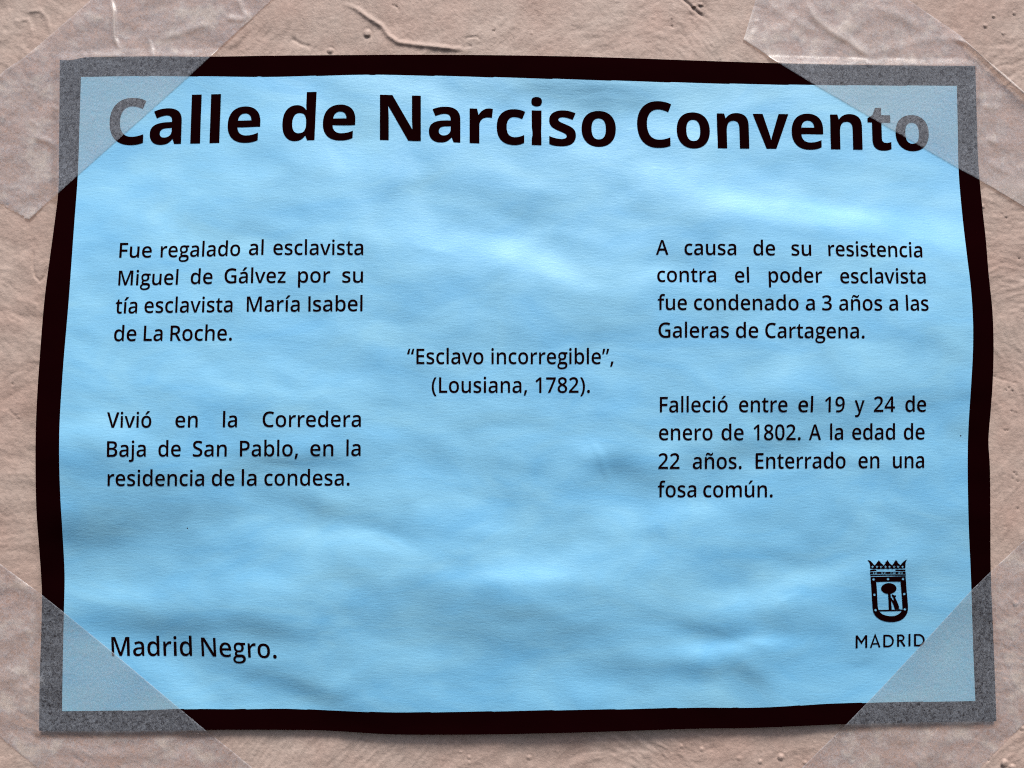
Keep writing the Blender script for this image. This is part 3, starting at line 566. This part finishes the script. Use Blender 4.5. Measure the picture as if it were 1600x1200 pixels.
PARAS = [
 [('Fue',186.1,236.8,402.4,402.1,22.9,.065),('regalado',250.6,375.1,402,399.3,22.9,.05),('al',388.7,411.7,398.2,398,22.9,.03),('esclavista',427,567.5,398,398,22.9,.012),
  ('Miguel',184.5,278,445.8,444.6,23,.065),('de',297.5,331.8,443.6,443.3,23,.055),('Gálvez',350.5,446.3,442.4,441.6,23,.03),('por',465.5,516,441.3,441.2,23,.02),('su',534.7,567.2,441.3,441.3,23,.01),
  ('tía',179.8,214.2,489.7,489.2,23.6,.065),('esclavista',225.3,363.2,488.8,487.3,23.6,.045),('María',385.4,468.2,486.8,486.6,23.6,.02),('Isabel',481.7,566.4,486.5,485.9,23.6,.008),
  ('de',177.7,212.7,532.8,532.5,23.8,.06),('La',224.1,253.8,532.5,532.4,23.8,.05),('Roche.',265.8,362.4,532.4,531.8,23.8,.04)],
 [('Vivió',166.5,236.3,668.2,667.9,24,.035),('en',273.7,308.8,667.8,667.7,24,.03),('la',348,370.3,667.5,667.3,24,.025),('Corredera',410.2,563.9,667,666.7,24,.01),
  ('Baja',166.8,227.7,713.6,713.3,24.3,.02),('de',247.2,282.3,713.2,713.1,24.3,.02),('San',301,354.2,713.2,713,24.3,.02),('Pablo,',374.7,465.6,712.9,712.6,24.3,.01),('en',484.7,520.9,712.5,712.4,24.3,.01),('la',541.1,563.5,712.3,712.2,24.3,.01),
  ('residencia',167.9,318.8,759.2,759.1,24.4,.015),('de',330.8,366.2,759,758.9,24.4,.01),('la',377.5,400.8,758.8,758.8,24.4,.01),('condesa.',412.9,546.3,758.6,758.5,24.4,.01)],
 [('“Esclavo',636,755.4,568.6,568.6,23.8,0),('incorregible”,',767.8,958.6,568.6,568.6,23.8,0),
  ('(Lousiana,',674.6,823.6,613.5,613.5,24,0),('1782).',836.7,921.8,613.5,613.5,24,0)],
 [('A',1025,1044.5,397.7,397.8,22.8,-.005),('causa',1069.7,1150.6,397.9,398.3,22.8,-.01),('de',1177.5,1211.4,398.6,398.8,22.8,-.015),('su',1237.1,1268,399,399.4,22.8,-.03),('resistencia',1294.9,1441.8,399.7,401.9,22.8,-.05),
  ('contra',1027.1,1119.2,440.3,440.5,22.9,-.01),('el',1148.8,1171,441,441.1,22.9,-.03),('poder',1201.5,1285.4,441,441.4,22.9,-.03),('esclavista',1313.4,1446.9,442.3,442.7,22.9,-.04),
  ('fue',1027.7,1073.3,484,484.1,23.2,.0),('condenado',1084.7,1248.2,484,484.5,23.2,-.02),('a',1259.3,1273.5,484.5,484.5,23.2,-.02),('3',1284.9,1300.1,484.6,484.6,23.2,-.02),('años',1311.5,1378.8,484.8,485,23.2,-.02),('a',1389.6,1403.7,485,485,23.2,-.03),('las',1416.4,1451.6,485,485.4,23.2,-.05),
  ('Galeras',1029,1139,527.3,527.5,23.4,0),('de',1150.1,1184.9,527.5,527.6,23.4,0),('Cartagena.',1196,1351.1,527.8,528.4,23.4,-.01)],
 [('Falleció',1031.1,1137.1,644.1,643.9,24,.0),('entre',1154.8,1230.5,643.8,643.8,24,.01),('el',1247.4,1270.4,643.8,643.8,24,.03),('19',1289,1319.8,643.8,643.7,24,.02),('y',1335.7,1351.1,643.5,643.5,24,0),('24',1365.7,1398.6,643.5,643.4,24,0),('de',1414.9,1447.3,643.3,643.2,24,0),
  ('enero',1029.8,1113.4,687.7,687.6,24.2,.0),('de',1127.5,1162,687.6,687.5,24.2,.0),('1802.',1177.5,1251.1,687.5,687.4,24.2,0),('A',1264,1283,687.3,687.2,24.2,0),('la',1297.3,1317.4,687.1,687,24.2,0),('edad',1331.8,1398.6,686.9,686.8,24.2,0),('de',1412.5,1444.8,686.7,686.6,24.2,0),
  ('22',1028.7,1061.9,732.6,732.6,24.4,.01),('años.',1082.5,1158.8,732.6,732.5,24.4,0),('Enterrado',1181,1321.3,732.3,731.6,24.4,0),('en',1341.6,1374.1,731.4,731.2,24.4,0),('una',1395.4,1444,731.2,731.1,24.4,0),
  ('fosa',1027.7,1088,776.8,776.8,24.4,.01),('común.',1099,1207.4,776.8,776.8,24.4,0)],
]
for para in PARAS:
    t = Print()
    for wd in para: t.word(*wd)
    t.build('paragraph', poster)
t = Print()
t.word('Madrid', 174.6, 300.3, 1024.8, 1024.6, 29.6, -.03)
t.word('Negro.', 315.3, 432.8, 1025.2, 1028.4, 29.2, -.05)
t.build('signature_line', poster)

# ------------------------------------------------------------------ the city crest: crown over a shield with a bear and a tree
crest = bpy.data.objects.new('city_crest', None); COL.objects.link(crest)
crest.parent = poster; crest['label'] = 'small black crest with crown, bear and tree'
def cpx(P): return np.array(P, float) / 10.43 + [1340, 865]
def ell(cx, cy, rx, ry, k=24, ph=0): return [(cx + rx * math.cos(ph + 2 * math.pi * i / k), cy + ry * math.sin(ph + 2 * math.pi * i / k)) for i in range(k)]
def star(cx, cy, r): return [(cx + r * (1 if i % 2 == 0 else .72) * math.cos(math.pi * i / 7 - 1.57), cy + r * (1 if i % 2 == 0 else .72) * math.sin(math.pi * i / 7 - 1.57)) for i in range(14)]
def rect(x0, y0, x1, y1, dy=0): return [(x0, y0), (x1, y0 + dy), (x1, y1 + dy), (x0, y1)]
def crest_part(name, shapes):
    Pn = Print()
    for C in shapes:
        W, T = fill([[tuple(p) for p in c] for c in C], 0, True)
        Pn.add(cpx(W), T[:, ::-1])
    P = np.concatenate(Pn.P); T = np.concatenate(Pn.T)
    V = at(P[:, 0], P[:, 1], sheet_h(P[:, 0], P[:, 1]) + INK_H) - np.array(poster.location)
    o = mesh(name, V, T, [M_INK]); o.parent = crest
    return o
crown_top = [(160,106),(188,108),(215,122),(240,148),(262,176),(280,192),(292,176),(305,160),(320,150),(316,136),(333,130),(347,103),(361,130),(378,136),(374,150),(395,162),(412,178),(428,196),(442,172),(460,150),(455,137),(472,127),(486,100),(500,127),(516,137),(512,150),(530,162),(546,178),(562,194),(580,168),(600,150),(596,134),(612,124),(626,94),(640,124),(656,134),(652,148),(670,162),(686,176),(702,190),(722,158),(748,132),(778,108),(814,90),(794,116),(782,150),(780,200),(778,240),
  (745,236),(720,246),(690,238),(650,248),(610,240),(575,250),(540,240),(500,250),(460,242),(420,250),(380,244),(345,252),(310,244),(275,252),(240,246),(206,240),(206,190),(196,150),(180,124)]
def pearl(x, y): return [(x - 20, y - 14), (x - 14, y - 2), (x - 6, y + 2), (x - 2, y - 18), (x + 6, y - 18), (x + 8, y + 2), (x + 17, y - 4), (x + 22, y - 16), (x + 20, y + 8), (x + 6, y + 20), (x - 8, y + 20), (x - 20, y + 6)]
crest_part('crown', [[crown_top] + [pearl(x, 207) for x in (243, 317, 382, 456, 521, 596, 661, 734)],
  [rect(205, 262, 780, 286, -2)],
  [rect(206, 298, 783, 332, -3)] + [rect(x0, 303, x1, 325, 0) for x0, x1 in ((252, 275), (288, 320), (388, 418), (430, 456), (538, 556), (572, 624), (664, 700), (716, 738))],
  [rect(208, 342, 788, 364, -4)]])
shield = [(213,378),(783,368),(792,480),(800,600),(812,730),(822,860),(820,930),(808,970),(790,1004),(762,1042),(730,1070),(688,1092),(640,1106),(590,1114),(540,1116),(485,1111),(430,1100),(388,1084),(350,1064),(316,1038),(290,1010),(268,974),(254,935),(245,870),(236,740),(228,600),(220,480)]
window = [(303,460),(702,455),(710,555),(718,650),(726,760),(733,870),(736,905),(722,934),(690,970),(662,990),(630,1006),(596,1016),(560,1020),(514,1018),(470,1010),(434,1000),(400,985),(372,962),(350,935),(336,900),(330,870),(322,740),(316,600),(309,520)]
crest_part('shield', [[shield, window] + [star(x, y, 25) for x, y in ((262,418),(498,413),(742,411),(275,668),(762,656),(295,918),(772,905))]])
tree = ell(510, 568, 125, 88, 30)
crest_part('tree_emblem', [[tree], [[(498, 654), (538, 654), (548, 780), (557, 916), (511, 917), (506, 790)]], [[(344, 919), (728, 910), (728, 932), (350, 941)]]])
bear = [(556,668),(572,664),(585,674),(602,681),(618,676),(628,690),(624,706),(614,718),(630,752),(646,788),(664,830),(676,866),(672,892),(694,909),(612,911),(602,884),(592,846),(572,802),(552,772),(546,745),(541,722),(552,718),(566,748),(584,764),(588,742),(582,718),(566,698),(558,684)]
crest_part('bear_emblem', [[bear]])
# the word under the crest, drawn as strokes
def thick(path, wd):
    P = np.array(path, float); out_l = []; out_r = []
    for i in range(len(P)):
        a = P[max(i - 1, 0)]; c = P[min(i + 1, len(P) - 1)]
        if 0 < i < len(P) - 1:
            n1 = P[i] - a; n1 /= np.hypot(*n1); n2 = c - P[i]; n2 /= np.hypot(*n2); tn = n1 + n2; q = np.hypot(*tn); tn /= q; k = min(1 / max(q / 2, .35), 2.2)
        else:
            tn = c - a; tn /= np.hypot(*tn); k = 1
        nn = np.array([-tn[1], tn[0]]) * wd / 2 * k
        out_l.append(P[i] + nn); out_r.append(P[i] - nn)
    return [tuple(p) for p in out_l + out_r[::-1]]
def arc(cx, cy, rx, ry, a0, a1, k=14): return [(cx + rx * math.cos(math.radians(a0 + (a1 - a0) * i / k)), cy + ry * math.sin(math.radians(a0 + (a1 - a0) * i / k))) for i in range(k + 1)]
def mpx(P): return np.array(P, float) / 7.056 + [1310, 860]
LET = []
s_ = 21
LET += [[thick([(202,1079),(202,937)], s_)], [thick([(308,1074),(308,934)], s_)], [thick([(204,942),(256,1016),(306,938)], 19)]]
LET += [[thick([(357,1074),(406,934),(456,1070)], 19)], [[(376,1022),(438,1020),(438,1036),(374,1038)]]]
LET += [[thick([(507,1066),(507,929)], s_)], [thick([(509,938)] + arc(545,998,58,60,-85,85) + [(509,1058)], 19)]]
LET += [[thick([(659,1061),(659,926)], s_)], [thick([(661,935)] + arc(690,964,31,29,-85,90) + [(661,994)], 18)], [thick([(690,996),(733,1058)], 20)]]
LET += [[thick([(785,1057),(785,920)], s_)]]
LET += [[thick([(846,1055),(846,921)], s_)], [thick([(848,930)] + arc(885,989,58,59,-85,85) + [(848,1047)], 19)]]
Pn = Print()
for k, C in enumerate(LET):
    W, T = fill(C, 0); Pn.add(mpx(W), T[:, ::-1])
P = np.concatenate(Pn.P); T = np.concatenate(Pn.T)
# strokes that cross lie a hair apart
hh = np.concatenate([np.full(len(p), (k % 3) * .000006) for k, p in enumerate(Pn.P)])
o = mesh('crest_lettering', at(P[:, 0], P[:, 1], sheet_h(P[:, 0], P[:, 1]) + INK_H + hh) - np.array(poster.location), T, [M_INK]); o.parent = crest

# ------------------------------------------------------------------ the four strips of tape
OUT = np.concatenate([tO[:-1], rO[:-1], bO[::-1][:-1], lO[::-1][:-1]])[::4]
def sheet_sd(px, py):
    """Signed distance to the sheet's cut edge, positive inside (photo pixels)."""
    d, _, _ = seg_dist(px, py, np.concatenate([OUT, OUT[:1]]))
    ins = np.zeros(px.shape, bool)
    for k in range(len(OUT)):
        a, b2 = OUT[k], OUT[(k + 1) % len(OUT)]
        if a[1] == b2[1]: continue
        ins ^= ((a[1] <= py) != (b2[1] <= py)) & (a[0] + (py - a[1]) * (b2[0] - a[0]) / (b2[1] - a[1]) > px)
    return np.where(ins, d, -d)

def tape(name, A, Bp_, folds, label, jag0=0, jag1=0, lift=None, seed=0):
    """A, Bp_: the two long edges as traced polylines running the same way; folds: raised creases."""
    def rs(P, n):
        P = np.array(P, float); L_ = np.concatenate([[0], np.cumsum(np.hypot(*np.diff(P, axis=0).T))])
        q = np.linspace(0, L_[-1], n); return np.stack([np.interp(q, L_, P[:, 0]), np.interp(q, L_, P[:, 1])], 1)
    la = np.hypot(*np.diff(np.array(A, float), axis=0).T).sum()
    na = int(la / 2.2); nb = 92
    EA, EB = rs(A, na), rs(Bp_, na)
    s = np.concatenate([[0, .004], np.linspace(.012, .988, nb - 4), [.996, 1.0]])
    G = EA[:, None] * (1 - s)[None, :, None] + EB[:, None] * s[None, :, None]
    dirv = (EA[-1] - EA[0]); dirv /= np.hypot(*dirv)
    tt = np.linspace(0, 1, na)[:, None]
    for e0, amp in ((0, jag0), (1, jag1)):
        if amp:
            # torn end: short teeth and a slow wander
            tooth = amp * (.5 * perlin(s[None] * 9 + seed, s[None] * 0 + 3.3, 31) + .35 * (np.abs((s[None] * 34 + seed) % 1 - .5) * 2 - .5) + .5 * perlin(s[None] * 40, s[None] * 0 + 7.7, 32))
            k = (1 - smooth(0, 26 / la, tt)) if e0 == 0 else smooth(1 - 26 / la, 1, tt)
            G = G + (tooth * k)[..., None] * dirv[None, None]
    px, py = G[..., 0], G[..., 1]
    sd = sheet_sd(px, py)
    wl = (wall_h(px, py, True)) + .00030
    on = sheet_h(px, py) + .00024
    wgt = smooth(-13, 0.5, sd)
    h = np.maximum(wl * (1 - wgt) + on * wgt, np.where(sd > -.5, on, -1))
    # slack ripples in the tape where it is not stuck to the sheet
    x, y = px * .2, py * .2
    free = 1 - smooth(-8, 4, sd)
    h = h + free * .00012 * (perlin(x / 7 + seed, y / 6, 41) + .5 * perlin(x / 3, y / 3 + seed, 42) + .6)
    for path, r, k in folds:
        d, t_, sdv = seg_dist(px, py, path)
        h = h + .0011 * k * np.exp(-(d / r) ** 2) * np.clip(5 * np.minimum(t_, 1 - t_) + .1, 0, 1)
    if lift is not None:
        for (lx, ly, lr, lk) in lift:
            h = h + .001 * lk * np.exp(-(np.hypot(px - lx, py - ly) / lr) ** 2)
    hollow = perlin(x / 9 + seed, y / 8, 44) + .6 * perlin(x / 4, y / 3.4 + seed, 45) + .35 * perlin(x / 1.8, y / 1.6, 46)
    loose_glint = free * (.12 + .88 * smooth(-.2, .95, hollow))
    for path, r, k in folds:  # each raised fold is whitened, a highlight put into the haze
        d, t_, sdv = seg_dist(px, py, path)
        loose_glint = np.maximum(loose_glint, min(1.0, k * 1.6) * np.exp(-(d / (r * 1.3)) ** 2) * np.clip(5 * np.minimum(t_, 1 - t_), 0, 1))
    if lift is not None:
        for (lx, ly, lr, lk) in lift:
            loose_glint = np.maximum(loose_glint, .85 * free * np.exp(-(np.hypot(px - lx, py - ly) / (lr * 1.8)) ** 2))
    rim = np.zeros(px.shape); rim[:, 0] = rim[:, -1] = 1; rim[0] = 1; rim[-1] = 1
    h = h - .00008 * rim
    faces = grid_faces(na, len(s))
    V = at(px, py, h)
    # make sure it faces the street
    e1 = V[1, 0] - V[0, 0]; e2 = V[0, 1] - V[0, 0]
    if np.cross(e1, e2)[1] > 0: faces = faces[:, ::-1]
    mi = np.zeros((na - 1, len(s) - 1), int); mi[:, 0] = 1; mi[:, -1] = 1
    if jag0: mi[0] = 1
    if jag1: mi[-1] = 1
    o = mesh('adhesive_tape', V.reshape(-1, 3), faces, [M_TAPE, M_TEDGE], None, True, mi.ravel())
    la_ = o.data.attributes.new('loose_glint', 'FLOAT', 'POINT'); la_.data.foreach_set('value', loose_glint.astype(np.float32).ravel())
    return tag(o, label, 'tape', 'tape strips over the corners of the notice')

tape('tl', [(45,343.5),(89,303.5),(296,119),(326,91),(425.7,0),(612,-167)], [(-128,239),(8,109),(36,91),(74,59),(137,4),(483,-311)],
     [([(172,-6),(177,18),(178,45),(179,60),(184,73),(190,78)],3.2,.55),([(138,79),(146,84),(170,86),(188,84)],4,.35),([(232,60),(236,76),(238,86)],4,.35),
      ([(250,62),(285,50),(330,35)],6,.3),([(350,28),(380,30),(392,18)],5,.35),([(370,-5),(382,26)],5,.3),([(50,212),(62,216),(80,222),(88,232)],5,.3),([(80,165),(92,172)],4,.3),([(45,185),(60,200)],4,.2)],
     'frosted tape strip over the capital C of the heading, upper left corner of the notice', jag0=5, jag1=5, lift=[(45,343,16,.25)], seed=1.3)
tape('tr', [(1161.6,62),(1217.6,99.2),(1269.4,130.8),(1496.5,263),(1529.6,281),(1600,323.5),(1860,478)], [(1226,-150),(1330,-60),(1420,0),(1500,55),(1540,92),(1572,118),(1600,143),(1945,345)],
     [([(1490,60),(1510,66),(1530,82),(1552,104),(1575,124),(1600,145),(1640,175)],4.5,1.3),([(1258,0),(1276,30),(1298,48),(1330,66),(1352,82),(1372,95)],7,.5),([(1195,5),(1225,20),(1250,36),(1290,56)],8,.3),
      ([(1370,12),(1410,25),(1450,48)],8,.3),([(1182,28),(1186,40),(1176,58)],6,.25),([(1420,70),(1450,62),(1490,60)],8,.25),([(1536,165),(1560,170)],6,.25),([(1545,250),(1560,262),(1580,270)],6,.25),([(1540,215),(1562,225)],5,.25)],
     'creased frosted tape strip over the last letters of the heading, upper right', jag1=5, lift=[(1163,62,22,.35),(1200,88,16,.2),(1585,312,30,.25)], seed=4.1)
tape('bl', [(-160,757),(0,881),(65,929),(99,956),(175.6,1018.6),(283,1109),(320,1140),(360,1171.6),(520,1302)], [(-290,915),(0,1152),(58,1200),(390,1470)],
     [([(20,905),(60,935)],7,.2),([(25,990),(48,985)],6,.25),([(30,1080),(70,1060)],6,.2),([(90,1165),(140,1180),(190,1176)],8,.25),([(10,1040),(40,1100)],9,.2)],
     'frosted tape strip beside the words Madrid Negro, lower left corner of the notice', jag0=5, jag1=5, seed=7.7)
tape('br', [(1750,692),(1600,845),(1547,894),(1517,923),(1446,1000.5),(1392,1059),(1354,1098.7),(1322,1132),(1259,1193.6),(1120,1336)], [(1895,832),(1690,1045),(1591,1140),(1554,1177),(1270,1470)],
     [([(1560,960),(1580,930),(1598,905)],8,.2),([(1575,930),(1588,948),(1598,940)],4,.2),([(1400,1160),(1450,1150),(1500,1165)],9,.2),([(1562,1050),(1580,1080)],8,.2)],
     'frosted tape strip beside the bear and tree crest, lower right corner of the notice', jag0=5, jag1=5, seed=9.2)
